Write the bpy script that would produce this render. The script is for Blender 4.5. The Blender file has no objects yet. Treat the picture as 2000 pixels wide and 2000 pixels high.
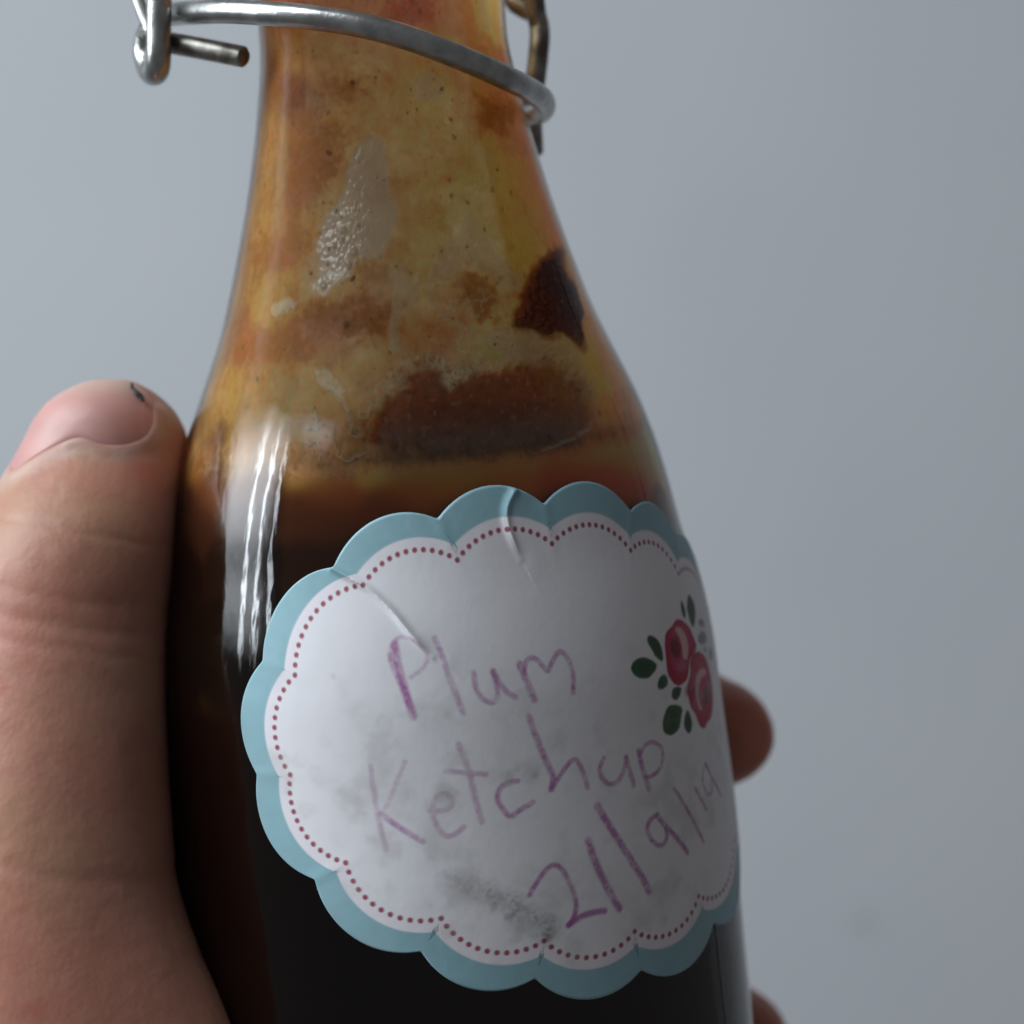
import bpy, bmesh, math, random
import numpy as np
from mathutils import Vector, Matrix
from mathutils.bvhtree import BVHTree

scene = bpy.context.scene
col = scene.collection
MM = 0.001

# ------------------------------------------------------------------ camera
cam_d = bpy.data.cameras.new("camera"); cam = bpy.data.objects.new("camera", cam_d); col.objects.link(cam)
cam.location = (0, -0.25, 0); cam.rotation_euler = (math.radians(90), 0, 0)
cam_d.sensor_width = 36.0; cam_d.lens = 3875 / 2000 * 36.0
cam_d.clip_start = 0.01; cam_d.clip_end = 20
cam_d.dof.use_dof = True; cam_d.dof.focus_distance = 0.222; cam_d.dof.aperture_fstop = 14
scene.camera = cam

# ------------------------------------------------------------------ world: dim room
world = bpy.data.worlds.new("World"); scene.world = world; world.use_nodes = True
bg = world.node_tree.nodes["Background"]
bg.inputs[0].default_value = (0.97, 0.965, 1.0, 1); bg.inputs[1].default_value = 0.105

# ------------------------------------------------------------------ window light from the left
def area(name, loc, target, sx, sy, power, color, soft=None):
    l = bpy.data.lights.new(name, 'AREA'); l.shape = 'RECTANGLE'; l.size = sx; l.size_y = sy
    l.energy = power; l.color = color
    if soft:    # light through a net curtain: fades towards its edges, brighter high up
        l.use_nodes = True; nt = l.node_tree; em = nt.nodes['Emission']
        ge = nt.nodes.new('ShaderNodeNewGeometry'); sp = nt.nodes.new('ShaderNodeSeparateXYZ'); nt.links.new(ge.outputs['Parametric'], sp.inputs[0])
        prev = None
        for ax, lo in ((0, soft[0]), (1, soft[1])):
            m1 = nt.nodes.new('ShaderNodeMath'); m1.operation = 'PINGPONG'; m1.inputs[1].default_value = .5; nt.links.new(sp.outputs[ax], m1.inputs[0])
            mr = nt.nodes.new('ShaderNodeMapRange'); mr.interpolation_type = 'SMOOTHSTEP'; mr.inputs['From Max'].default_value = lo; nt.links.new(m1.outputs[0], mr.inputs['Value'])
            if prev is None: prev = mr
            else:
                mm_ = nt.nodes.new('ShaderNodeMath'); mm_.operation = 'MULTIPLY'; nt.links.new(prev.outputs[0], mm_.inputs[0]); nt.links.new(mr.outputs[0], mm_.inputs[1]); prev = mm_
        nt.links.new(prev.outputs[0], em.inputs['Strength'])
    o = bpy.data.objects.new(name, l); col.objects.link(o); o.location = loc
    o.rotation_euler = (Vector(target) - Vector(loc)).to_track_quat('-Z', 'Y').to_euler()
    return o
SKYC = (0.86, 0.94, 1.0)
def polar(az, el, d):   # az: degrees to the left of the direction towards the camera
    a, e = math.radians(az), math.radians(el)
    return (-math.sin(a) * math.cos(e) * d, -math.cos(a) * math.cos(e) * d, math.sin(e) * d)
AIM = (0, -0.35, 0)
area("window", polar(82, 27, 1.6), AIM, 1.15, 1.75, 49, SKYC, (.30, .22))
area("window_side", polar(50, 40, 1.6), AIM, 0.9, 1.3, 34, SKYC, (.45, .3))
for az, el, w, h, p in ((80.5, 14, 0.056, 0.95, 3.2), (73.5, 13, 0.046, 0.86, 2.4), (67.0, 11, 0.034, 0.72, 1.2)):
    area("window_gap", polar(az, el, 1.52), (-0.02, 0, 0), w, h, p, SKYC, (.2, .25))

vs = scene.view_settings
vs.view_transform = 'Standard'; vs.look = 'None'; vs.exposure = 0.0; vs.gamma = 1.0; vs.use_curve_mapping = False
scene.render.engine = 'CYCLES'
scene.cycles.use_denoising = True
scene.cycles.transparent_max_bounces = 16
scene.cycles.max_bounces = 8

# measurements in mm: label print (u along the girth, v along the axis), smear (angle, height)
PALE = [[(10.99,50.72),(18.29,52.83),(24.91,52.77),(29.36,50.79),(23.87,49.17),(14.36,49.01)],[(14.22,32.22),(21.46,33.42),(26.31,35.53),(29.28,35.75),(28.42,33.27),(32.8,32.9),(33.54,31.49),(38.43,29.44),(42.93,27.93),(39.57,26.61),(32.66,28.18),(26.85,29.71),(21.29,30.12),(15.79,28.63),(9.7,28.52)],[(25.21,22.35),(34.56,23.14),(41.88,21.8),(55.25,20.81),(56.99,18.46),(55.19,15.67),(52.01,12.41),(50.4,14.74),(48.91,17.06),(43.21,18.4),(37.71,18.06),(31.17,19.41),(25.86,20.15)],[(-1.77,31.0),(2.12,31.17),(4.07,29.76),(7.57,28.86),(6.22,26.73),(1.71,25.79),(-0.24,22.64),(0.1,20.51),(-3.07,21.13),(-2.13,23.76),(-0.9,27.21)],[(-44.87,27.14),(-38.78,28.12),(-33.62,27.75),(-35.01,26.43),(-41.91,26.0)],[(-24.69,19.58),(-20.5,20.02),(-14.73,18.31),(-15.01,15.71),(-18.51,17.36),(-22.74,17.97)]]
RUST = [[(-39.9,48.68),(-31.93,49.0),(-16.17,46.37),(-17.26,43.11),(-24.17,40.29),(-34.93,39.75),(-41.44,40.74),(-38.36,43.13)],[(-68.3,35.47),(-48.91,36.51),(-33.61,35.89),(-28.81,33.6),(-36.68,32.69),(-60.94,31.2)],[(-34.25,26.95),(-22.14,27.5),(-8.26,26.34),(0.15,25.03),(-4.23,23.29),(-15.49,23.59),(-29.79,24.45)],[(-60.21,23.72),(-36.13,24.56),(-25.84,22.77),(-26.79,21.2),(-43.06,20.64),(-57.88,21.53)],[(18.22,28.83),(28.8,28.83),(35.47,26.16),(30.45,24.1),(20.11,24.96)],[(-27.2,52.98),(-13.41,52.6),(-9.36,51.13),(-22.44,50.37)],[(43.83,49.92),(64.5,49.49),(74.04,47.32),(50.48,45.41),(41.18,47.11)],[(-82.92,55.51),(-55.66,53.86),(-49.98,50.36),(-64.82,51.63)]]
GLINT = [(-16.97,35.19),(-13.57,32.66),(-20.06,33.64),(-15.3,31.19),(-22.64,31.84),(-23.64,29.09),(-11.74,35.75),(-17.67,34.27),(-7.02,37.26),(-12.17,31.4)]
STROKES = [(0.84,0.8,[(-2.77,-10.29),(-2.51,-12.78),(-1.94,-15.37),(-1.24,-18.15)]),(0.71,0.55,[(-3.36,-11.47),(-3.04,-12.87),(-2.29,-14.57),(-1.59,-16.83)]),(0.45,0.45,[(-3.39,-12.02),(-3.44,-10.86),(-2.74,-9.75),(-1.84,-9.42),(-0.36,-10.06),(0.76,-11.3),(0.79,-12.3),(-0.02,-13.23),(-1.22,-13.92)]),(0.65,0.6,[(1.74,-9.95),(2.48,-11.99),(2.87,-14.02),(3.57,-16.25),(4.13,-18.22)]),(0.58,0.65,[(5.73,-14.03),(5.73,-15.75),(6.34,-16.99),(7.37,-17.62),(8.12,-17.03),(8.14,-15.86),(7.87,-14.1)]),(0.65,0.6,[(7.87,-14.1),(8.46,-15.62),(9.26,-16.73),(10.08,-17.23)]),(0.77,0.85,[(10.95,-13.75),(11.54,-15.63),(12.18,-17.76)]),(0.58,0.75,[(11.37,-14.71),(11.62,-13.73),(12.26,-13.14),(12.97,-13.35),(13.64,-14.29),(14.15,-15.1),(14.83,-14.01),(15.86,-12.86),(16.73,-13.56),(17.19,-15.11),(17.22,-16.49),(16.9,-17.75)]),(0.58,0.5,[(-6.31,-23.39),(-6.2,-25.9),(-5.93,-28.53),(-5.64,-30.76),(-5.21,-32.71)]),(0.52,0.35,[(-2.51,-23.11),(-3.68,-25.37),(-4.69,-27.72),(-5.5,-28.71)]),(0.65,0.65,[(-5.5,-28.71),(-3.76,-30.26),(-1.29,-31.99)]),(0.58,0.5,[(-0.22,-28.72),(1.1,-28.83),(2.12,-28.47),(2.3,-27.57),(1.53,-26.76),(0.51,-27.13),(-0.03,-28.45),(0.12,-30.05),(0.99,-31.6),(1.97,-31.69),(3.19,-30.79)]),(0.65,0.55,[(3.39,-21.66),(3.82,-23.18),(4.3,-24.88),(4.59,-27.3),(5.1,-30.44)]),(0.58,0.55,[(1.72,-24.45),(3.63,-24.81),(6.0,-25.25)]),(0.58,0.75,[(9.42,-26.45),(8.22,-26.45),(7.31,-27.07),(6.93,-28.16),(7.4,-29.14),(8.19,-30.45),(9.29,-29.69),(10.86,-29.08)]),(0.71,0.75,[(11.34,-19.52),(11.9,-21.66),(12.47,-23.65),(13.17,-25.72),(13.56,-26.65),(13.12,-27.96)]),(0.58,0.75,[(13.12,-27.96),(13.81,-27.15),(15.08,-25.76),(16.31,-24.94),(16.89,-26.09),(17.27,-27.33),(17.45,-28.58)]),(0.58,0.75,[(19.89,-25.75),(19.23,-26.67),(19.3,-27.73),(20.06,-28.83),(21.32,-28.92),(22.41,-27.98),(23.01,-26.4)]),(0.65,0.75,[(23.02,-26.29),(23.09,-26.89),(23.36,-28.19),(23.68,-29.63)]),(0.71,0.75,[(24.94,-26.06),(25.21,-27.96),(25.85,-30.62)]),(0.52,0.75,[(25.02,-26.55),(26.01,-25.52),(27.41,-25.42),(28.87,-26.48),(28.71,-27.89),(27.96,-28.91),(26.48,-29.33),(25.42,-29.2)]),(0.58,0.95,[(9.53,-39.27),(10.25,-38.17),(11.42,-36.87),(12.55,-36.21),(13.42,-36.96),(14.15,-38.73),(14.62,-40.36),(14.69,-41.61),(14.28,-42.76),(13.61,-43.5)]),(0.71,1.0,[(13.62,-43.45),(15.08,-42.76),(16.72,-42.65),(18.0,-42.84)]),(0.84,1.0,[(16.86,-34.52),(17.29,-36.83),(18.2,-39.33),(19.01,-41.24),(19.92,-43.02)]),(0.84,0.9,[(18.42,-30.88),(19.49,-33.1),(20.93,-35.84),(22.37,-38.5),(23.51,-40.54),(24.18,-42.11)]),(0.58,0.9,[(26.83,-33.79),(25.26,-34.17),(24.78,-35.13),(25.28,-36.51),(26.59,-37.63),(27.83,-37.01),(27.79,-35.73)]),(0.65,0.95,[(26.55,-33.9),(27.67,-35.4),(29.28,-37.11),(30.23,-38.29),(31.16,-39.54)]),(0.52,0.85,[(30.07,-31.67),(31.71,-34.12),(33.14,-36.6),(34.73,-39.31)]),(0.52,0.85,[(34.33,-32.81),(35.33,-34.32),(36.36,-35.92)]),(0.39,0.8,[(37.71,-30.68),(36.33,-31.74),(36.33,-33.17),(37.37,-34.58),(38.73,-34.34),(38.73,-32.9)]),(0.45,0.85,[(37.71,-30.68),(39.22,-33.03),(41.28,-35.58)])]
ROSE1 = [(32.57,-13.72),(34.22,-13.38),(35.73,-12.67),(37.27,-13.29),(38.73,-14.36),(39.24,-15.58),(39.86,-16.72),(38.88,-17.42),(37.0,-17.81),(36.22,-19.54),(35.03,-20.28),(33.24,-20.33),(32.18,-19.55),(31.45,-18.41),(31.63,-16.8),(31.85,-15.11)]
ROSE2 = [(38.31,-17.3),(40.46,-17.64),(42.34,-18.72),(43.03,-20.02),(43.39,-21.13),(43.62,-23.38),(41.82,-26.05),(39.56,-26.18),(39.08,-26.63),(38.19,-26.58),(37.24,-25.95),(36.63,-24.34),(35.62,-23.43),(35.31,-21.9),(35.46,-20.49),(36.71,-19.65),(36.94,-18.02)]
CR1 = [(34.6,-13.56),(36.41,-13.91),(37.31,-15.31),(37.18,-16.62),(36.47,-17.81),(35.3,-17.56),(35.63,-16.08),(35.47,-14.83)]
CR2 = [(37.83,-20.46),(39.03,-19.6),(41.37,-19.88),(42.01,-20.71),(39.62,-20.63),(38.5,-21.51),(37.95,-22.74),(38.82,-24.64),(37.59,-23.89),(37.33,-22.03)]
DK1 = [(33.51,-14.56),(34.81,-14.7),(35.33,-15.69),(35.05,-16.85),(34.01,-17.18),(33.1,-16.67),(32.82,-15.51)]
DK2 = [(39.75,-22.02),(41.07,-21.87),(42.01,-22.89),(41.54,-23.92),(40.02,-24.47),(39.25,-23.38)]
PK1 = [(33.67,-17.66),(34.85,-17.47),(36.14,-18.07),(35.9,-18.91),(34.46,-18.94),(33.49,-18.4)]
LEAVES = [[(29.07,-13.38),(30.37,-13.84),(31.3,-15.0),(31.17,-17.04),(29.91,-16.35),(29.23,-15.14),(28.69,-14.07)],[(25.35,-16.22),(26.44,-15.57),(28.16,-15.79),(29.48,-16.59),(29.84,-17.2),(28.81,-17.97),(27.43,-18.23),(25.94,-17.72),(25.27,-16.84)],[(30.92,-18.19),(31.63,-19.32),(30.53,-20.07),(29.15,-19.78),(29.54,-18.66)],[(32.25,-20.12),(34.27,-20.56),(33.61,-21.41),(32.44,-21.92),(31.52,-21.17)],[(31.64,-21.96),(33.9,-22.91),(33.27,-23.77),(32.51,-25.25),(30.68,-25.64),(29.38,-24.95),(29.24,-23.83),(30.25,-22.31)],[(34.72,-23.22),(35.4,-24.27),(35.55,-25.53),(34.61,-26.42),(33.51,-25.49),(33.67,-24.3)],[(40.86,-10.47),(42.28,-11.97),(41.63,-13.45),(39.69,-14.88),(39.15,-13.65),(39.06,-12.06)],[(38.26,-10.8),(38.64,-11.98),(38.1,-13.34),(37.33,-12.63),(37.53,-11.44)]]
GREY = [[(42.21,-14.01),(44.66,-14.6),(44.3,-15.45),(41.94,-14.87)],[(40.92,-15.69),(43.14,-15.57),(44.43,-16.63),(43.66,-17.16),(41.47,-17.06),(40.36,-16.48)],[(44.69,-18.18),(46.25,-18.39),(46.29,-19.22),(44.77,-19.82),(44.09,-19.09)],[(42.32,-17.46),(43.04,-17.84),(42.61,-18.21),(42.06,-17.98)]]
CREASE1 = [(-9.91,-1.73),(-6.1,-3.7),(-4.42,-5.1),(-2.69,-6.84),(-1.05,-9.14),(0.28,-10.72),(1.35,-11.79)]
CREASE2 = [(13.62,5.33),(12.02,3.62),(11.66,1.69),(12.28,-0.63),(12.99,-2.41)]
SMEAR = [(1.33,-36.36),(5.52,-38.55),(9.72,-41.81),(11.31,-43.57)]
FILM = [(-59.0,58.4,0.35,0.17,0.06),(-35.6,57.0,0.41,0.23,0.082),(-9.5,55.7,0.447,0.228,0.056),(13.3,54.7,0.474,0.255,0.082),(37.1,52.7,0.682,0.266,0.055),(56.3,52.2,0.611,0.229,0.069),(-47.8,61.8,0.407,0.121,0.06),(-8.0,60.6,0.449,0.151,0.09),(15.5,60.2,0.417,0.084,0.049),(42.5,60.2,0.574,0.171,0.036),(68.1,60.6,1.074,0.549,0.32),(-64.7,53.8,0.323,0.121,0.028),(-44.7,51.4,0.229,0.07,0.017),(-21.9,51.9,0.368,0.179,0.037),(-10.1,52.1,0.446,0.326,0.103),(2.7,50.1,0.513,0.321,0.096),(18.5,51.0,0.596,0.512,0.223),(34.6,49.7,0.61,0.258,0.066),(62.2,50.4,0.635,0.207,0.057),(-55.4,48.1,0.378,0.273,0.121),(-37.7,48.2,0.378,0.153,0.071),(-29.3,46.2,0.418,0.214,0.036),(-15.2,47.6,0.438,0.321,0.088),(-7.1,43.8,0.484,0.387,0.151),(9.7,45.8,0.524,0.294,0.078),(24.6,45.6,0.611,0.305,0.082),(40.7,47.3,0.661,0.248,0.072),(59.1,46.1,0.74,0.233,0.07),(-56.0,42.8,0.35,0.273,0.107),(-36.3,42.8,0.352,0.122,0.035),(-24.2,43.1,0.366,0.16,0.03),(-7.5,41.5,0.484,0.418,0.253),(8.2,41.7,0.476,0.316,0.103),(24.5,42.0,0.565,0.336,0.097),(40.1,41.3,0.826,0.555,0.191),(57.4,40.6,0.732,0.298,0.086),(-59.2,36.9,0.407,0.273,0.07),(-36.7,36.4,0.351,0.171,0.035),(-23.3,36.1,0.426,0.312,0.112),(-13.6,36.4,0.474,0.441,0.296),(-4.3,36.7,0.489,0.455,0.28),(4.7,36.5,0.421,0.329,0.113),(17.3,36.2,0.543,0.36,0.101),(28.0,34.8,0.7,0.556,0.263),(43.8,35.2,0.69,0.326,0.075),(62.1,35.0,0.755,0.271,0.089),(-71.2,33.4,0.378,0.17,0.043),(-40.1,32.9,0.35,0.121,0.035),(-31.4,34.5,0.415,0.233,0.062),(-20.9,33.1,0.495,0.462,0.399),(-11.8,33.4,0.476,0.443,0.298),(5.4,33.0,0.494,0.362,0.13),(19.2,32.6,0.602,0.478,0.202),(28.7,33.0,0.874,0.762,0.362),(37.8,31.6,0.688,0.371,0.084),(-63.5,29.8,0.35,0.208,0.06),(-38.0,28.8,0.437,0.298,0.082),(-25.9,29.1,0.522,0.454,0.26),(-15.2,29.5,0.407,0.224,0.055),(-5.3,28.6,0.39,0.152,0.039),(4.2,28.3,0.487,0.356,0.128),(13.7,28.1,0.476,0.256,0.069),(24.8,27.2,0.614,0.306,0.069),(33.7,26.9,0.653,0.317,0.079),(66.3,26.2,0.776,0.398,0.157),(-65.4,25.0,0.323,0.136,0.035),(-41.7,27.1,0.437,0.323,0.121),(-28.6,25.2,0.36,0.125,0.029),(-15.0,24.3,0.348,0.088,0.024),(-5.7,25.2,0.36,0.119,0.032),(1.6,23.8,0.471,0.345,0.124),(10.8,24.7,0.494,0.246,0.107),(19.0,25.6,0.516,0.225,0.052),(28.0,24.1,0.602,0.324,0.073),(44.3,21.8,0.875,0.695,0.293),(-74.3,21.4,0.35,0.153,0.043),(-48.0,22.6,0.35,0.121,0.028),(-34.4,21.8,0.354,0.138,0.035),(-20.7,21.6,0.37,0.18,0.045),(-11.6,20.8,0.444,0.298,0.089),(-3.2,19.4,0.457,0.281,0.092),(6.6,20.8,0.399,0.21,0.087),(14.3,22.3,0.376,0.167,0.07),(16.1,19.9,0.533,0.266,0.06),(25.1,20.1,0.714,0.571,0.223),(39.6,19.6,0.945,0.761,0.343),(52.7,18.5,0.834,0.405,0.144),(-66.1,17.3,0.407,0.273,0.094),(-44.5,19.1,0.407,0.229,0.094),(-31.9,17.3,0.478,0.357,0.212),(-23.0,18.8,0.427,0.263,0.086),(-11.3,17.4,0.412,0.227,0.077),(-3.4,17.2,0.281,0.136,0.079),(7.2,17.9,0.17,0.053,0.035),(14.6,16.5,0.148,0.039,0.031),(23.3,17.3,0.192,0.055,0.035),(35.0,16.8,0.395,0.134,0.066),(47.1,16.3,0.846,0.613,0.271),(55.5,16.0,0.722,0.37,0.146),(-67.9,14.3,0.378,0.273,0.094),(-43.6,13.4,0.407,0.298,0.107),(-30.5,14.4,0.417,0.305,0.156),(-21.7,14.3,0.429,0.288,0.086),(-13.6,13.6,0.379,0.248,0.116),(-1.3,13.2,0.137,0.08,0.068),(8.5,13.4,0.089,0.044,0.044),(19.5,12.9,0.09,0.042,0.038),(34.2,12.2,0.132,0.042,0.033),(46.3,12.8,0.417,0.181,0.094),(56.3,12.3,0.507,0.229,0.104),(-60.7,10.3,0.208,0.094,0.035),(-42.0,10.5,0.273,0.153,0.043),(-21.0,10.4,0.315,0.22,0.099),(-8.7,10.1,0.301,0.208,0.09),(0.6,9.8,0.238,0.175,0.107),(12.3,9.9,0.182,0.109,0.068),(24.2,9.3,0.172,0.097,0.056),(37.6,8.5,0.184,0.083,0.044),(54.5,7.5,0.258,0.103,0.054),(-57.0,6.9,0.07,0.024,0.014),(-40.4,7.1,0.082,0.028,0.015),(-16.9,7.0,0.13,0.042,0.021),(0.2,6.5,0.155,0.058,0.022),(11.3,6.5,0.201,0.079,0.025),(22.8,5.9,0.168,0.055,0.024),(35.5,5.2,0.135,0.03,0.018),(51.1,4.1,0.142,0.037,0.031),(-61.1,3.8,0.022,0.007,0.006),(-39.6,3.7,0.028,0.009,0.007),(-20.4,3.1,0.075,0.023,0.015),(-4.5,3.9,0.091,0.026,0.014),(10.5,3.2,0.078,0.025,0.014),(28.7,2.1,0.074,0.021,0.014),(48.4,0.7,0.08,0.021,0.018),(-68.8,-2.6,0.006,0.002,0.002),(-38.7,-1.4,0.008,0.003,0.003),(-20.4,-1.4,0.03,0.011,0.009),(-5.0,-0.6,0.032,0.01,0.008),(16.0,-1.6,0.024,0.009,0.007),(65.3,-5.6,0.058,0.028,0.024),(-65.2,-11.4,0.004,0.002,0.002),(-37.3,-9.9,0.004,0.002,0.002),(-5.9,-10.0,0.005,0.002,0.002),(17.7,-11.2,0.007,0.004,0.004),(55.5,-15.0,0.026,0.014,0.012)]
CLOT = [(61.5,30.92),(70.05,31.5),(87.78,31.64),(69.81,30.52),(67.73,29.41),(69.97,28.41),(76.81,27.52),(73.19,26.74),(74.74,25.41),(73.08,23.79),(66.41,22.77),(63.33,21.06),(61.13,19.51),(58.49,19.75),(56.49,20.93),(52.69,21.84),(49.42,21.78),(46.51,21.4),(43.45,21.97),(41.17,22.66),(37.15,22.63),(33.95,23.2),(36.84,24.19),(40.07,25.49),(44.5,27.56),(48.21,29.05),(54.41,29.9)]
CAV = [(-13.49,11.33),(-3.4,17.16),(2.17,19.24),(8.96,19.29),(13.34,16.57),(21.15,18.55),(31.64,18.44),(45.15,19.41),(51.05,16.16),(52.31,11.87),(47.51,10.32),(38.19,9.36),(24.11,8.98),(6.36,9.55)]
RIM = [(51.39,19.19),(53.08,16.69),(53.08,13.95),(52.37,11.74),(47.88,10.3),(39.83,9.45),(31.98,8.84)]
WET = [(-14.18,45.49),(0.51,45.96),(1.53,42.65),(-1.03,39.42),(2.96,37.96),(2.28,35.24),(-3.03,32.93),(-7.91,31.98),(-13.55,31.05),(-17.51,29.53),(-23.85,27.81),(-29.39,29.01),(-25.29,30.53),(-27.14,34.64),(-25.73,37.33),(-20.07,38.27),(-16.31,41.17)]
WEB = [[(27.64,35.71),(25.88,33.96),(27.42,32.56),(33.66,32.91)],[(33.66,32.91),(35.19,31.09),(37.66,29.23)],[(21.26,33.17),(23.29,31.94),(27.42,32.56)],[(23.29,31.94),(24.02,30.15)],[(33.66,32.91),(39.73,32.5)],[(26.73,22.42),(28.91,20.0),(32.35,19.29),(36.98,18.82),(44.18,19.44),(48.36,18.69),(49.0,16.25)],[(36.98,18.82),(39.77,18.12),(44.99,18.51)],[(10.47,28.17),(9.39,25.88),(14.53,26.31)],[(13.84,24.59),(24.76,21.9)],[(-0.19,21.58),(2.34,20.08),(-0.66,18.2)],[(-15.29,16.38),(-12.34,13.53),(-13.53,12.45)],[(-3.4,17.16),(7.78,19.9),(12.47,17.74)]]
SPK = [(-40.63,25.2),(-14.97,24.67),(-43.63,18.8),(-44.86,15.95),(-42.3,48.33),(-24.28,44.58),(22.89,39.97),(23.25,38.18),(41.1,38.83),(50.82,38.45),(-13.53,29.7),(-6.43,11.8),(-38.28,29.4),(-11.68,37.5),(-24.46,49.0),(28.0,47.36),(-32.62,38.34),(-25.92,38.75)]
WIRES = {'collar':[(-42.5,-6.0,61.08),(-40.74,-9.0,60.51),(-37.46,-14.0,59.44),(-33.46,-18.5,58.43),(-28.18,-22.5,57.18),(-23.25,-24.8,56.2),(-17.34,-26.0,55.03),(-11.56,-26.0,53.47),(-5.82,-24.5,51.62),(-1.18,-21.0,50.35),(1.82,-15.5,50.05),(3.6,-9.5,50.09),(3.92,-5.0,49.82),(2.89,-1.0,49.86),(1.17,2.0,50.47)],'upright':[(0.0,4.0,76.04),(0.13,4.0,68.17),(0.26,3.0,65.29),(1.43,2.5,64.18),(2.99,2.0,63.08),(3.5,1.5,60.88),(3.3,1.0,57.65),(2.85,1.0,53.76),(2.47,2.0,50.73),(2.61,3.0,48.31),(2.76,5.0,46.06)],'lever':[(2.58,0.0,74.84),(2.71,0.0,67.1),(3.04,1.0,63.48),(3.44,1.5,61.66)],'loop':[(-42.14,-13.0,70.95),(-42.14,-13.0,63.61),(-42.2,-13.0,57.49),(-42.24,-12.8,54.48),(-42.71,-11.5,53.05),(-43.69,-9.5,53.25),(-44.47,-8.0,54.65),(-44.81,-7.5,56.32),(-44.53,-8.0,57.77),(-43.85,-9.0,58.46)],'stay':[(-43.69,-9.5,58.09),(-44.59,-9.0,60.02),(-45.5,-8.5,62.32),(-46.53,-8.0,64.95),(-48.6,-7.0,70.86)],'pin':[(-42.24,-10.0,56.86),(-40.09,-11.0,56.31),(-35.47,-13.0,55.05),(-31.6,-14.5,53.97)]}
OX=(-11.226, 0.0, 0.0)
AX=(-0.07571, -0.12152, 0.9897)
PS=[-100.0, -90.0, -68.0, -54.0, -38.0, -28.0, -23.0, -17.0, -12.5, -8.6, -2.7, 1.6, 7.0, 13.0, 18.4, 24.0, 30.0, 34.0, 39.0, 43.8, 47.0, 51.0, 56.0, 60.0, 80.0]
PR=[37.4, 37.4, 37.3, 36.8, 36.4, 35.7, 35.4, 35.0, 34.3, 33.5, 32.1, 31.3, 30.0, 28.0, 25.6, 23.2, 21.3, 20.1, 18.7, 17.6, 16.9, 16.2, 15.3, 15.1, 15.0]


# ------------------------------------------------------------------ numpy helpers
def _hash(ix, iy, iz, seed):
    n = (ix.astype(np.int64) * 374761393 + iy.astype(np.int64) * 668265263 + iz.astype(np.int64) * 2147483647 + seed * 974711) & 0xffffffff
    n = ((n ^ (n >> 13)) * 1274126177) & 0xffffffff
    n = ((n ^ (n >> 16)) * 2246822519) & 0xffffffff
    return ((n ^ (n >> 15)) & 0xffffff) / float(0xffffff)
def noise(x, y, z=None, seed=0):
    if z is None: z = np.zeros_like(x)
    fx, fy, fz = np.floor(x), np.floor(y), np.floor(z)
    tx, ty, tz = x - fx, y - fy, z - fz
    tx = tx * tx * (3 - 2 * tx); ty = ty * ty * (3 - 2 * ty); tz = tz * tz * (3 - 2 * tz)
    r = 0
    for dx in (0, 1):
        wx = tx if dx else 1 - tx
        for dy in (0, 1):
            wy = ty if dy else 1 - ty
            for dz in (0, 1):
                wz = tz if dz else 1 - tz
                r = r + wx * wy * wz * _hash(fx + dx, fy + dy, fz + dz, seed)
    return r * 2 - 1
def fbm(x, y, z=None, octv=4, seed=0):
    a, s, t = 1.0, 0, 0
    zz = z
    for i in range(octv):
        f = 2.03 ** i
        s = s + a * noise(x * f + i * 7.3, y * f - i * 3.1, None if z is None else z * f, seed + i); t += a; a *= 0.5
    return s / t
def smooth(e0, e1, x):
    t = np.clip((x - e0) / (e1 - e0), 0, 1); return t * t * (3 - 2 * t)
def seg_dist(X, Y, pts, param=False):
    best = np.full(X.shape, 1e9); side = np.zeros(X.shape)
    for (ax, ay), (bx, by) in zip(pts[:-1], pts[1:]):
        dx, dy = bx - ax, by - ay; L = dx * dx + dy * dy + 1e-12
        t = np.clip(((X - ax) * dx + (Y - ay) * dy) / L, 0, 1)
        d = np.hypot(X - ax - t * dx, Y - ay - t * dy)
        m = d < best
        best = np.where(m, d, best)
        if param: side = np.where(m, np.sign(dx * (Y - ay) - dy * (X - ax)), side)
    return (best, side) if param else best
def poly_sd(X, Y, pts):
    """signed distance, negative inside"""
    d = seg_dist(X, Y, list(pts) + [pts[0]])
    ins = np.zeros(X.shape, bool)
    n = len(pts)
    for i in range(n):
        (ax, ay), (bx, by) = pts[i], pts[(i + 1) % n]
        if ay == by: continue
        c = ((ay > Y) != (by > Y)) & (X < (bx - ax) * (Y - ay) / (by - ay) + ax)
        ins ^= c
    return np.where(ins, -d, d)
def near_only(fn, X, Y, pts, m=4.0, far=1e3):
    """run a distance function only on the points near the outline's bounding box"""
    us = [q[0] for q in pts]; vs_ = [q[1] for q in pts]
    k = (X > min(us) - m) & (X < max(us) + m) & (Y > min(vs_) - m) & (Y < max(vs_) + m)
    out = np.full(X.shape, far); out[k] = fn(X[k], Y[k], pts); return out
def smooth_poly(pts, it=2, closed=True):
    for _ in range(it):
        q = []
        n = len(pts)
        rng = range(n if closed else n - 1)
        if not closed: q.append(pts[0])
        for i in rng:
            a, b = pts[i], pts[(i + 1) % n]
            q.append(tuple(.75 * x + .25 * y for x, y in zip(a, b))); q.append(tuple(.25 * x + .75 * y for x, y in zip(a, b)))
        if not closed: q.append(pts[-1])
        pts = q
    return pts
def lin(*c): return tuple(((v / 255 + .055) / 1.055) ** 2.4 for v in c)
def mixc(C, c, m):
    return C * (1 - m[:, None]) + np.array(c)[None, :] * m[:, None]

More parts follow.
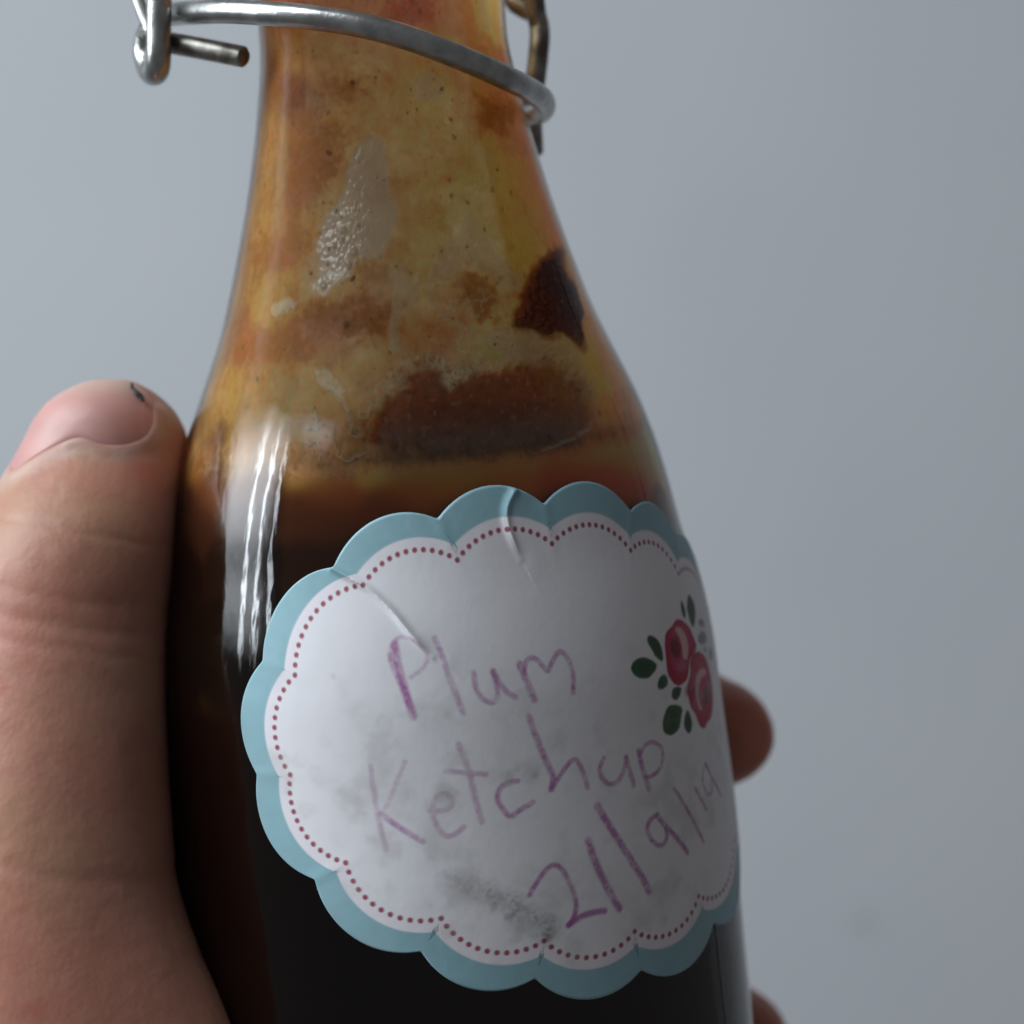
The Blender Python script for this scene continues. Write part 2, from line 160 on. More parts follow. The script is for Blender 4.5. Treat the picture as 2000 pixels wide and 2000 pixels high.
def mesh_obj(name, verts, faces, mat, parent=None, colors=None, smooth_shade=True, extra=None):
    me = bpy.data.meshes.new(name)
    V = np.asarray(verts, dtype=np.float32); Fc = np.asarray(faces, dtype=np.int32) if not isinstance(faces, list) else None
    if Fc is not None:
        n = len(Fc); k = Fc.shape[1]
        me.vertices.add(len(V)); me.vertices.foreach_set("co", V.ravel())
        me.loops.add(n * k); me.loops.foreach_set("vertex_index", Fc.ravel())
        me.polygons.add(n); me.polygons.foreach_set("loop_start", np.arange(0, n * k, k, dtype=np.int32))
        me.polygons.foreach_set("loop_total", np.full(n, k, dtype=np.int32))
        me.update(calc_edges=True); me.validate()
    else:
        me.from_pydata(V.tolist(), [], faces); me.update()
    if smooth_shade: me.polygons.foreach_set("use_smooth", np.ones(len(me.polygons), bool))
    if colors is not None:
        at = me.attributes.new("Col", 'FLOAT_COLOR', 'POINT')
        c = np.ones((len(V), 4), np.float32); c[:, :3] = colors; at.data.foreach_set("color", c.ravel())
    for k_, v_ in (extra or {}).items():
        at = me.attributes.new(k_, 'FLOAT', 'POINT'); at.data.foreach_set("value", np.asarray(v_, np.float32))
    o = bpy.data.objects.new(name, me); col.objects.link(o)
    if mat: me.materials.append(mat)
    if parent: o.parent = parent
    return o
def grid_faces(nu, nv, wrap_u=False, flip=False):
    """vertex index = v*nu+u"""
    u = np.arange(nu if wrap_u else nu - 1); v = np.arange(nv - 1)
    U, Vv = np.meshgrid(u, v); U2 = (U + 1) % nu
    f = np.stack([Vv * nu + U, Vv * nu + U2, (Vv + 1) * nu + U2, (Vv + 1) * nu + U], -1).reshape(-1, 4)
    return f[:, ::-1] if flip else f

# ------------------------------------------------------------------ materials
def new_mat(name):
    m = bpy.data.materials.new(name); m.use_nodes = True
    nt = m.node_tree; p = nt.nodes["Principled BSDF"]
    return m, nt, p
def add(nt, kind, **kw):
    n = nt.nodes.new(kind)
    for k, v in kw.items(): setattr(n, k, v)
    return n
def noise_bump(nt, p, scale, strength, dist, detail=4, coord='Object', prev=None):
    tc = add(nt, 'ShaderNodeTexCoord'); n = add(nt, 'ShaderNodeTexNoise'); b = add(nt, 'ShaderNodeBump')
    n.inputs['Scale'].default_value = scale; n.inputs['Detail'].default_value = detail
    b.inputs['Strength'].default_value = strength; b.inputs['Distance'].default_value = dist
    nt.links.new(tc.outputs[coord], n.inputs['Vector']); nt.links.new(n.outputs[0], b.inputs['Height'])
    if prev: nt.links.new(prev.outputs[0], b.inputs['Normal'])
    nt.links.new(b.outputs[0], p.inputs['Normal'])
    return b
def attr_col(nt, p, name="Col"):
    a = add(nt, 'ShaderNodeAttribute'); a.attribute_name = name
    nt.links.new(a.outputs['Color'], p.inputs['Base Color']); return a

# wall paint
m_wall, nt, p = new_mat("wall_paint")
tc = add(nt, 'ShaderNodeTexCoord'); n1 = add(nt, 'ShaderNodeTexNoise'); n1.inputs['Scale'].default_value = 3.0; n1.inputs['Detail'].default_value = 5
rp = add(nt, 'ShaderNodeValToRGB'); rp.color_ramp.elements[0].color = (.60, .62, .65, 1); rp.color_ramp.elements[1].color = (.64, .655, .68, 1)
rp.color_ramp.elements[0].position = .35; rp.color_ramp.elements[1].position = .65
nt.links.new(tc.outputs['Object'], n1.inputs['Vector']); nt.links.new(n1.outputs[0], rp.inputs[0])
# one small faded scuff on the paint
sub = add(nt, 'ShaderNodeVectorMath', operation='DISTANCE'); sub.inputs[1].default_value = (0.240, 1.1, -0.280)
nz = add(nt, 'ShaderNodeTexNoise'); nz.inputs['Scale'].default_value = 60
mul = add(nt, 'ShaderNodeMath', operation='MULTIPLY_ADD'); mul.inputs[1].default_value = 0.008
mr = add(nt, 'ShaderNodeMapRange'); mr.inputs['From Min'].default_value = 0.006; mr.inputs['From Max'].default_value = 0.018
mr.inputs['To Min'].default_value = 0.28; mr.inputs['To Max'].default_value = 0.0
mx = add(nt, 'ShaderNodeMix', data_type='RGBA'); mx.inputs['B'].default_value = (.24, .42, .40, 1)
nt.links.new(tc.outputs['Object'], sub.inputs[0]); nt.links.new(tc.outputs['Object'], nz.inputs['Vector'])
nt.links.new(nz.outputs[0], mul.inputs[0]); nt.links.new(sub.outputs['Value'], mul.inputs[2])
nt.links.new(mul.outputs[0], mr.inputs['Value']); nt.links.new(mr.outputs[0], mx.inputs['Factor'])
nt.links.new(rp.outputs[0], mx.inputs['A']); nt.links.new(mx.outputs['Result'], p.inputs['Base Color'])
p.inputs['Roughness'].default_value = .75
noise_bump(nt, p, 220, .15, .001, 3)

# glass
def glass_mat(name, ior, gloss_tint, seamless=False):
    m = bpy.data.materials.new(name); m.use_nodes = True; nt = m.node_tree
    for n in list(nt.nodes): nt.nodes.remove(n)
    out = add(nt, 'ShaderNodeOutputMaterial'); mix = add(nt, 'ShaderNodeMixShader')
    tr = add(nt, 'ShaderNodeBsdfTransparent'); tr.inputs[0].default_value = (.97, .975, .965, 1)
    gl = add(nt, 'ShaderNodeBsdfGlossy'); gl.inputs['Roughness'].default_value = .035; gl.inputs['Color'].default_value = (*gloss_tint, 1)
    fr = add(nt, 'ShaderNodeFresnel'); fr.inputs['IOR'].default_value = ior
    ra = add(nt, 'ShaderNodeAttribute'); ra.attribute_name = "glare_cut"; rr = add(nt, 'ShaderNodeMapRange')
    rr.inputs['To Min'].default_value = .05; rr.inputs['To Max'].default_value = .16
    nt.links.new(ra.outputs['Fac'], rr.inputs['Value']); nt.links.new(rr.outputs[0], gl.inputs['Roughness'])
    tc = add(nt, 'ShaderNodeTexCoord'); mp = add(nt, 'ShaderNodeMapping'); mp.inputs['Scale'].default_value = (1, 1, .35)
    n = add(nt, 'ShaderNodeTexNoise'); n.inputs['Scale'].default_value = 380; n.inputs['Detail'].default_value = 2.5
    b = add(nt, 'ShaderNodeBump'); b.inputs['Strength'].default_value = .08; b.inputs['Distance'].default_value = .0006
    nt.links.new(tc.outputs['Object'], mp.inputs[0]); nt.links.new(mp.outputs[0], n.inputs['Vector']); nt.links.new(n.outputs[0], b.inputs['Height'])
    nt.links.new(b.outputs[0], gl.inputs['Normal'])
    gk = add(nt, 'ShaderNodeMath', operation='MULTIPLY'); gk.inputs[1].default_value = .058; nt.links.new(ra.outputs['Fac'], gk.inputs[0])
    gm = add(nt, 'ShaderNodeMath', operation='SUBTRACT', use_clamp=True); nt.links.new(fr.outputs[0], gm.inputs[0]); nt.links.new(gk.outputs[0], gm.inputs[1])
    nt.links.new(gm.outputs[0], mix.inputs[0]); nt.links.new(tr.outputs[0], mix.inputs[1]); nt.links.new(gl.outputs[0], mix.inputs[2])
    nt.links.new(mix.outputs[0], out.inputs[0])
    return m
m_glass = glass_mat("clear_glass", 1.52, (1, 1, 1))

# ketchup and smear
m_film, nt, p = new_mat("ketchup_smear")
attr_col(nt, p); p.inputs['Roughness'].default_value = .38; p.inputs['Specular IOR Level'].default_value = .35
ga = add(nt, 'ShaderNodeAttribute'); ga.attribute_name = "rough"; nt.links.new(ga.outputs['Fac'], p.inputs['Roughness'])
noise_bump(nt, p, 1500, .12, .0002, 4)
tl = add(nt, 'ShaderNodeBsdfTranslucent'); thin = add(nt, 'ShaderNodeAttribute'); thin.attribute_name = "thin"
tp_ = add(nt, 'ShaderNodeBsdfTransparent'); clr = add(nt, 'ShaderNodeAttribute'); clr.attribute_name = "clear"; mx2 = add(nt, 'ShaderNodeMixShader')
tp_.inputs[0].default_value = (1.0, .90, .68, 1)
spa = add(nt, 'ShaderNodeAttribute'); spa.attribute_name = "spec"; nt.links.new(spa.outputs['Fac'], p.inputs['Specular IOR Level'])
mxs = add(nt, 'ShaderNodeMixShader'); nt.links.new(thin.outputs['Fac'], mxs.inputs[0]); nt.links.new(p.outputs[0], mxs.inputs[1]); nt.links.new(tl.outputs[0], mxs.inputs[2])
ca = add(nt, 'ShaderNodeAttribute'); ca.attribute_name = "Col"; nt.links.new(ca.outputs['Color'], tl.inputs[0])
nt.links.new(clr.outputs['Fac'], mx2.inputs[0]); nt.links.new(mxs.outputs[0], mx2.inputs[1]); nt.links.new(tp_.outputs[0], mx2.inputs[2])
nt.links.new(mx2.outputs[0], nt.nodes['Material Output'].inputs[0])
m_clot, nt, p = new_mat("sauce_clot")
attr_col(nt, p); p.inputs['Roughness'].default_value = .16
noise_bump(nt, p, 900, .5, .0005, 4)

# paper label
m_label, nt, p = new_mat("label_paper")
attr_col(nt, p); p.inputs['Roughness'].default_value = .46; p.inputs['Specular IOR Level'].default_value = .4
noise_bump(nt, p, 1100, .08, .00025, 5)

# wire
def metal(name, c0, c1, rough):
    m, nt, p = new_mat(name)
    tc = add(nt, 'ShaderNodeTexCoord'); n = add(nt, 'ShaderNodeTexNoise'); n.inputs['Scale'].default_value = 420; n.inputs['Detail'].default_value = 6
    r = add(nt, 'ShaderNodeValToRGB'); r.color_ramp.elements[0].position = .38; r.color_ramp.elements[1].position = .62
    r.color_ramp.elements[0].color = (*c0, 1); r.color_ramp.elements[1].color = (*c1, 1)
    nt.links.new(tc.outputs['Object'], n.inputs['Vector']); nt.links.new(n.outputs[0], r.inputs[0]); nt.links.new(r.outputs[0], p.inputs['Base Color'])
    p.inputs['Metallic'].default_value = .92; p.inputs['Roughness'].default_value = rough
    noise_bump(nt, p, 1300, .25, .0002, 5)
    return m
m_wire = metal("zinc_wire", (.36, .365, .36), (.52, .525, .51), .29)
m_pin = metal("tarnished_wire", (.13, .12, .10), (.33, .315, .28), .42)

# skin
m_skin, nt, p = new_mat("skin")
attr_col(nt, p); p.inputs['Roughness'].default_value = .46; p.inputs['Specular IOR Level'].default_value = .4
p.inputs['Subsurface Weight'].default_value = .35; p.inputs['Subsurface Radius'].default_value = (1.0, .35, .2); p.inputs['Subsurface Scale'].default_value = .0028
b1 = noise_bump(nt, p, 700, .13, .0004, 6)
tcw = add(nt, 'ShaderNodeTexCoord'); vor = add(nt, 'ShaderNodeTexVoronoi'); vor.inputs['Scale'].default_value = 1300
b2 = add(nt, 'ShaderNodeBump'); b2.inputs['Strength'].default_value = .11; b2.inputs['Distance'].default_value = .0002
nt.links.new(tcw.outputs['Object'], vor.inputs['Vector']); nt.links.new(vor.outputs['Distance'], b2.inputs['Height']); nt.links.new(b1.outputs[0], b2.inputs['Normal']); nt.links.new(b2.outputs[0], p.inputs['Normal'])
m_nail, nt, p = new_mat("nail")
attr_col(nt, p); p.inputs['Roughness'].default_value = .44; p.inputs['Subsurface Weight'].default_value = .25; p.inputs['Subsurface Scale'].default_value = .0015
p.inputs['Subsurface Radius'].default_value = (1.0, .4, .3)
noise_bump(nt, p, 300, .08, .0003, 3)
m_fibre, nt, p = new_mat("black_fibre"); p.inputs['Base Color'].default_value = (.012, .009, .009, 1); p.inputs['Roughness'].default_value = .6

# ------------------------------------------------------------------ wall
w = mesh_obj("wall", [(-2.2, 1.1, -1.6), (2.2, 1.1, -1.6), (2.2, 1.1, 1.8), (-2.2, 1.1, 1.8)], [(0, 1, 2, 3)], m_wall, smooth_shade=False)
w["kind"] = "structure"; w["label"] = "plain pale grey painted wall behind the bottle"; w["category"] = "wall"

# ------------------------------------------------------------------ bottle
bottle = bpy.data.objects.new("swing_top_bottle", None); col.objects.link(bottle)
bottle["label"] = "clear glass swing-top bottle of dark plum ketchup with handwritten scalloped label"; bottle["category"] = "bottle"
az_ = Vector(AX).normalized(); ax_ = Vector((0, 1, 0)).cross(az_).normalized(); ay_ = az_.cross(ax_)
rot = Matrix((ax_, ay_, az_)).transposed()
BOT = 100.0     # the empty stands at the bottle's base, 100 mm below the local origin
base = Vector(OX) - az_ * BOT
bottle.matrix_world = Matrix.Translation(base * MM) @ rot.to_4x4()
TH = np.radians
PSa, PRa = np.array(PS), np.array(PR)
# smooth radius profile
_s = np.linspace(-100, 84, 737); _r = np.interp(_s, PSa, PRa)
_k = np.exp(-0.5 * (np.arange(-14, 15) / 6.0) ** 2); _k /= _k.sum()
_r = np.convolve(np.pad(_r, 14, mode='edge'), _k, 'valid')
def prof(s): return np.interp(s, _s, _r)
def cyl(th, s, r):   # degrees, mm -> bottle-local metres
    t = TH(th); return np.stack([np.sin(t) * r, -np.cos(t) * r, s + BOT], -1) * MM

# glass: outer wall, lip, inner wall
def revolve(profile_pts, ths, dr=None):
    V = []
    for s, r in profile_pts:
        rr = np.full(len(ths), r) + (dr if dr is not None else 0)
        V.append(cyl(ths, np.full(len(ths), s), rr))
    return np.concatenate(V)
ths = np.linspace(-180, 180, 721)[:-1]
ths = np.sort(np.concatenate([ths, 60 + np.linspace(-1.2, 1.2, 25) + .013, -120 + np.linspace(-1.2, 1.2, 25) + .013]))
seam = np.zeros(len(ths))
for t0 in (60.0, -120.0): seam += .10 * np.exp(-((ths - t0) * .6 / .16) ** 2)
outer = [(-100, 0.01), (-100, 20), (-100, 33), (-99.2, 35.6), (-97.5, 37.0), (-95, 37.4)] + [(s, float(prof(s))) for s in np.linspace(-93, 84, 200)]
no = len(outer)
V = []
for i, (s, r) in enumerate(outer):
    k = 1.0 if i > 5 else 0.0
    wob = .05 * np.sin(TH(ths) * 3 + s * .11) + .035 * np.sin(TH(ths) * 7 - s * .21)
    V.append(cyl(ths, np.full(len(ths), s), r + k * (seam + wob)))
gs = np.repeat([q[0] for q in outer], len(ths)); gt = np.tile(ths, no)
glare_cut = smooth(9.5, 18, gs + 1.8 * fbm(gt * .12, gs * .25, None, 3, 14))     # window reflection blurred and cut on the neck, full on the shoulder
gl = mesh_obj("glass", np.concatenate(V), grid_faces(len(ths), no, True), m_glass, bottle, extra={"glare_cut": glare_cut})

# ---- contents: colour field shared by smear and ketchup
GAP = 0.7
FT = np.array(FILM)
def contents(s0, s1, ns, name, front=760, back=90, mat=None):
    tf = np.linspace(-100, 100, front); tb = np.linspace(100, 260, back)[1:-1]
    th = np.concatenate([tf, tb]); nt_ = len(th)
    s = np.linspace(s0, s1, ns)
    T, S = np.meshgrid(th, s); T = T.ravel(); S = S.ravel()
    thw = np.where(T > 180, T - 360, T)
    r = prof(S) - GAP
    # unrolled coordinates in mm (with a seamless 3d position for the noise)
    X, Y, Z = np.sin(TH(T)) * r, -np.cos(TH(T)) * r, S
    def n3(sc, o, sd): return fbm(X * sc, Y * sc, Z * sc, o, sd)
    wx = n3(.16, 3, 11) * 2.2 + n3(.6, 3, 12) * 1.0; wy = n3(.16, 3, 21) * 2.0 + n3(.6, 3, 22) * 1.0
    # keep the sauce line fairly level
    calm = smooth(14, 10, S) * .75
    wx *= 1 - calm * .6; wy *= 1 - calm
    Ts = np.clip(thw, -84, 84); Ts = np.where(np.abs(thw) > 84, 84 * np.sign(thw) - (np.abs(thw) - 84) * np.sign(thw) * .9, Ts)
    Sx = S + wy
    C = np.zeros((len(T), 3)); Wt = np.full(len(T), 1e-9)
    acc = np.zeros(len(T)); 
    for ft, fs, cr, cg, cb in FILM:
        d2 = ((TH(Ts - ft) * r + wx) / 1.9) ** 2 + ((Sx - fs) / 1.5) ** 2
        wgt = np.exp(-0.5 * np.minimum(d2, 60)) + 1e-5 / (1 + d2 * d2)
        Wt += wgt; C += wgt[:, None] * np.array((cr * 1.05, cg * .98, cb * .52))[None, :]
    C /= Wt[:, None]
    C *= (1 + (1.3 + 3.4 * smooth(-35, 5, thw)) * smooth(9.8, 6.2, S) * smooth(-80, -50, thw))[:, None]  # light through the thin sauce edge put into the colour, less on window side
    lum = (C @ np.array([.3, .6, .1])).clip(.003, 2); up = smooth(6, 11, S)
    C *= (1 + up * (2.05 * (lum / .26) ** .45 - 1))[:, None]      # the smear itself is pale and opaque
    C[:, 1] = np.minimum(C[:, 1], .515 * C[:, 0]); C[:, 2] = np.maximum(C[:, 2], .13 * C[:, 0] * up)
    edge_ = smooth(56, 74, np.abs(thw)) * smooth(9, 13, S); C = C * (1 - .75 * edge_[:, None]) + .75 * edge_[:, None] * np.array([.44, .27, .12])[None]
    deep = smooth(-14, -20, S)
    C = mixc(C, (.022, .0068, .004), deep)
    above = smooth(7.0, 9.0, S + n3(.3, 3, 5) * .8)
    # mottling of the smear
    n_a, n_b, n_c = n3(.35, 4, 31), n3(1.1, 4, 32), n3(3.0, 3, 33)
    C *= (1 + above * (.22 * n_a + .30 * n_b + .26 * n_c))[:, None]
    strk = fbm(TH(T) * r * 1.5 + 2 * wx, S * .32 + wy, None, 4, 35); C *= (1 + above * .24 * strk)[:, None]
    orange = smooth(.10, .42, n3(.22, 4, 41) + .25 * n_b) * above
    cream = smooth(.12, .45, n3(.28, 4, 51) + .25 * n_c) * above
    C = np.clip(C, 0, 1)
    C *= (1 - orange[:, None] * np.array([.03, .14, .22]))
    C = C * (1 - cream[:, None] * .45) + cream[:, None] * .45 * (C + np.array([.10, .075, .04]))
    clear = above * np.clip(.33 + .14 * cream - .12 * orange + .10 * n_b + .06 * n_c, .0, .8) * smooth(9, 14, S)
    spec = above * .3; thin = above * smooth(9, 14, S) * .5
    H = .13 * n_a * above + .05 * n_b * above
    rough = np.full(len(T), .42)
    U = TH(thw) * r
    def loc(pts):   # (theta, s) -> (u, v) with this row's own radius
        return [(math.radians(t) * (float(prof(q)) - GAP), q) for t, q in pts]
    frontm = np.abs(thw) < 95
    if s1 > 10:
        fi = np.where(frontm & (S > 5))[0]
        u, v = U[fi] + wx[fi] * .25, S[fi] + wy[fi] * .25
        # pale and rusty patches of the smear, each with its own torn edge
        Cf = C[fi]
        for l in RUST:
            sd = near_only(poly_sd, u, v, smooth_poly(loc(l))); rm_ = smooth(1.7, -1.5, sd + n_b[fi] * 2.2 + n_c[fi] * .8); Cf = mixc(Cf, (.52, .20, .025), rm_ * .8); clear[fi] *= 1 - .7 * rm_
        for l in PALE:
            sd = near_only(poly_sd, u, v, smooth_poly(loc(l), 1)); pm = smooth(.16, -.20, sd + n_b[fi] * .55 + n_c[fi] * .35)
            Cf = mixc(Cf, (.88, .80, .60), pm * np.clip(.72 + .5 * n_b[fi] + .3 * n_c[fi], .25, .95)); H[fi] += pm * .16 * (1 + n_c[fi]); clear[fi] *= 1 - .25 * pm; thin[fi] *= 1 - .2 * pm * smooth(5, -10, u)
            Cf = mixc(Cf, (.86, .80, .62), np.exp(-(sd / .16) ** 2) * smooth(-.1, .5, n_b[fi] + n_c[fi]) * .7)
        C[fi] = Cf
        # wet bare patch where the glass shows through
        sd = near_only(poly_sd, u, v, smooth_poly(loc(WET)))
        wm = smooth(.55, -.55, sd + n_b[fi] * .7)
        Cf = C[fi]; Cf = mixc(Cf, (.82, .79, .68), wm * .85)
        hf = H[fi] + wm * (.06 * n_c[fi] - .15); rf = rough[fi]; rf = rf * (1 - wm) + .12 * wm
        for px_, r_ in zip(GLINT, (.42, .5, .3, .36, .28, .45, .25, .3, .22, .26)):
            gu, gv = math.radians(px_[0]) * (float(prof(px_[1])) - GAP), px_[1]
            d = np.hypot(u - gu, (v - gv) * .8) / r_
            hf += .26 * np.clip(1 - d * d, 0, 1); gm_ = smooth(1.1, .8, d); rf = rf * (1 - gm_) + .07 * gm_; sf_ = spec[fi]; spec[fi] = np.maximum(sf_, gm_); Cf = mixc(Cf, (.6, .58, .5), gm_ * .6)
        # dark pocket under the smear
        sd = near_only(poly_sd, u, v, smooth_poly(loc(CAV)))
        clear[fi] = clear[fi] * (1 - wm) + wm * (.27 + .08 * n_b[fi]); thin[fi] *= 1 - .35 * wm; spec[fi] = np.maximum(spec[fi], wm * .7)
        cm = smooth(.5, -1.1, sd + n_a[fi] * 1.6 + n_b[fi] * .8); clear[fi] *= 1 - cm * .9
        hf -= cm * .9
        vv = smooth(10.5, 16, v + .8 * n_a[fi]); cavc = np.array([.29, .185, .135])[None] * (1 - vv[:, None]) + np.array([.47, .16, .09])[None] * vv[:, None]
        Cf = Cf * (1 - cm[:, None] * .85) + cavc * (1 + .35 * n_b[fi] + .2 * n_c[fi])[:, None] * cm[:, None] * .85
        foam = 1 - np.abs(fbm(u * 1.1 + 5, v * 1.1, None, 3, 93)) * 1.6
        fm = np.exp(-((sd - .7) / .9) ** 2) * smooth(11.5, 14, v) * smooth(.45, .95, foam + .3 * n_c[fi]); Cf = mixc(Cf, (.90, .81, .60), fm * .8); hf += fm * .3
        sdc = near_only(poly_sd, u, v, loc(CLOT)); Cf = mixc(Cf, (.34, .085, .025), smooth(1.1, -.1, sdc + n_b[fi] * .7) * .8)
        dots = smooth(.56, .70, noise(u * 1.35, v * 1.35, seed=77)) * cm * smooth(-3, 4, v - 11)
        Cf = mixc(Cf, (.62, .38, .30), dots * .6)
        # pale rim and webs
        for pts, wd, k in [(loc(RIM), .17, .75)] + [(loc(q), .36, .62) for q in WEB]:
            d = near_only(seg_dist, u, v, smooth_poly(pts, 2, False), 2.0)
            m_ = np.exp(-(d / wd) ** 2) * k * (0.75 + .5 * n_c[fi])
            Cf = mixc(Cf, (.86, .79, .60), np.clip(m_, 0, 1)); hf += m_ * .35
        ridge = 1 - np.abs(fbm(u * .55 + 3, v * .55, None, 3, 91)); zone = .12 + smooth(7, 4, np.hypot(u - 10, (v - 22) * 1.0)) + smooth(5, 2.5, np.hypot(u + 8, v - 13))
        rm = smooth(.88, .98, ridge) * np.clip(zone, 0, 1) * .7 * (1 - cm)
        Cf = mixc(Cf, (.82, .74, .54), rm); hf += rm * .3
        # specks of spice and skin
        rnd = random.Random(5)
        pts = [(math.radians(t) * (float(prof(q)) - GAP), q, rnd.uniform(.28, .5)) for t, q in SPK]
        for _ in range(330):
            q = rnd.uniform(8.5, 62); rr = float(prof(q)) - GAP
            pts.append((math.radians(rnd.uniform(-80, 80)) * rr, q, abs(rnd.gauss(.10, .10)) + .07))
        for pu, pv, pr in pts:
            near = np.where((np.abs(u - pu) < pr * 3) & (np.abs(v - pv) < pr * 3))[0]
            if not len(near): continue
            an = rnd.uniform(0, 3.14); ca, sa = math.cos(an), math.sin(an)
            du, dv = u[near] - pu, v[near] - pv
            d = np.hypot((du * ca + dv * sa), (-du * sa + dv * ca) * rnd.uniform(1, 1.9)) + .25 * pr * n_c[near]
            m_ = smooth(pr * 1.25, pr * .55, d) * rnd.uniform(.45, .85)
            clear[fi[near]] *= 1 - m_
            Cf[near] = mixc(Cf[near], rnd.choice([(.16, .06, .02), (.10, .035, .015), (.22, .10, .03)]), m_)
        # one red pepper fleck
        d = np.hypot(u - math.radians(-7.3) * 28, v - 11.9)
        Cf = mixc(Cf, (.50, .13, .05), smooth(.75, .35, d + n_c[fi] * .3)); 
        C[fi] = Cf; H[fi] = hf; rough[fi] = rf
    H = np.clip(H, -1.4, .45)
    P = cyl(T, S, r + H)
    if s1 < 10:     # close the ketchup with its own level surface
        n0 = len(P); ring = P[-nt_:]; cen = ring.mean(0)
        add_ = [cen + (ring - cen) * f + np.array([0, 0, -.0012 * (1 - f)]) for f in (.999, .9, .7, .4, .01)]
        P = np.concatenate([P] + add_); k5 = 5 * nt_
        C = np.concatenate([C, np.tile(np.array([.05, .02, .012]), (k5, 1))])
        rough = np.concatenate([rough, np.full(k5, .3)]); above = np.concatenate([above, np.zeros(k5)]); clear = np.concatenate([clear, np.zeros(k5)]); spec = np.concatenate([spec, np.full(k5, .4)])
    faces = grid_faces(nt_, ns, True)
    if s1 < 10: faces = np.concatenate([faces, grid_faces(nt_, 5, True) + ns * nt_])
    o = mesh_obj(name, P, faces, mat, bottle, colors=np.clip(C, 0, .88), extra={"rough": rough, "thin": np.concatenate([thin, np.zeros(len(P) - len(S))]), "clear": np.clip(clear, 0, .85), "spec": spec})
    return o
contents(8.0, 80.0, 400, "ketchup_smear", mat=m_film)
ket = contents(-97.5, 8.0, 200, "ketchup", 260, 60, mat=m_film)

# dark clot of sauce stuck to the glass
def clot():
    pts = [(math.radians(t) * (float(prof(q)) - GAP), q) for t, q in CLOT]
    pts = smooth_poly(pts, 2); rj = random.Random(3); pts = [(a_ + rj.uniform(-.3, .3), b_ + rj.uniform(-.3, .3)) for a_, b_ in pts]
    n = len(pts); cu = sum(p_[0] for p_ in pts) / n; cv = sum(p_[1] for p_ in pts) / n
    per = []
    m = 240
    P = np.array(pts + [pts[0]]); L = np.concatenate([[0], np.cumsum(np.hypot(*np.diff(P, axis=0).T))])
    q = np.linspace(0, L[-1], m, endpoint=False); pu = np.interp(q, L, P[:, 0]); pv = np.interp(q, L, P[:, 1])
    rings = np.linspace(0.02, 1, 46)
    U = (cu + rings[:, None] * (pu - cu)[None]).ravel(); Vv = (cv + rings[:, None] * (pv - cv)[None]).ravel()
    rr = np.repeat(rings, m)
    d = -poly_sd(U, Vv, pts)
    r = prof(Vv) - GAP
    h = np.clip(.62 * (1 - np.exp(-np.clip(d, 0, 9) / .35)) - .25 + .55 * fbm(U * 1.7, Vv * 1.7, None, 4, 61) * smooth(0, .6, d), -.4, .6)
    h = np.where(rr > .995, -.5, h)
    th = np.degrees(U / r)
    edge = smooth(.9, .15, d)
    C = np.tile(np.array([.15, .032, .02]), (len(U), 1))
    C = mixc(C, (.42, .09, .02), edge * .9 * smooth(-.3, .4, fbm(U * .5, Vv * .5, None, 3, 66)))
    C = mixc(C, (.40, .085, .022), smooth(1.5, -3.5, (U - cu) + .8 * (Vv - cv) + 2 * fbm(U * .6, Vv * .6, None, 3, 67)) * .6)
    tip = smooth(31.5, 33.5, Vv); C = mixc(C, (.35, .10, .04), tip * .7)
    mesh_obj("sauce_clot", cyl(th, Vv, r + h), grid_faces(m, len(rings), True), m_clot, bottle, colors=C)
clot()

# ------------------------------------------------------------------ label
R0 = 35.0
VO = [(-19.2, -11.9), (-9.9, -1.7), (3.3, 2.8), (17.3, 3.1), (31.6, .6), (42.6, -4.0), (53.0, -11.7), (60.2, -23), (59.2, -35.7), (49.9, -45.7), (35.6, -49.6), (22.2, -50.9), (9.4, -48.8), (-2.4, -44.3), (-13.6, -36.1), (-20.4, -24.6)]
VD = [(-14.7, -13.3), (-6.1, -3.7), (5.2, -1.8), (17.4, -1.3), (29.6, -3.7), (39.4, -8.0), (49.2, -14), (55.6, -23.4), (54.7, -34.3), (45.0, -42.6), (32.6, -45.3), (21.7, -46.2), (10.7, -44.7), (0.0, -40.7), (-9.8, -34.1), (-15.8, -24.4)]
CEN = (20.0, -23.8)
def lobes(vals, sag, n):
    out = []
    m = len(vals)
    for i in range(m):
        a, b = np.array(vals[i]), np.array(vals[(i + 1) % m]); c = b - a; L = np.hypot(*c); nrm = np.array([-c[1], c[0]]) / L
        if nrm @ ((a + b) / 2 - np.array(CEN)) < 0: nrm = -nrm
        h = sag * L; Rr = (L * L / 4 + h * h) / (2 * h); half = math.asin(min(1, L / 2 / Rr))
        for k in range(n):
            t = -half + 2 * half * k / n
            out.append((a + b) / 2 + c / L * Rr * math.sin(t) + nrm * (Rr * math.cos(t) - (Rr - h)))
    return np.array(out)
NL = 100
cO = lobes(VO, .208, NL); cD = lobes(VD, .205, NL)
# the white edge: the dotted line pushed outwards
tan = np.roll(cD, -3, 0) - np.roll(cD, 3, 0); nrm = np.stack([-tan[:, 1], tan[:, 0]], 1); nrm /= np.linalg.norm(nrm, axis=1)[:, None]
sgn = np.sign(np.sum(nrm * (cD - np.array(CEN)), 1)); nrm *= sgn[:, None]
cW = cD + nrm * 1.30
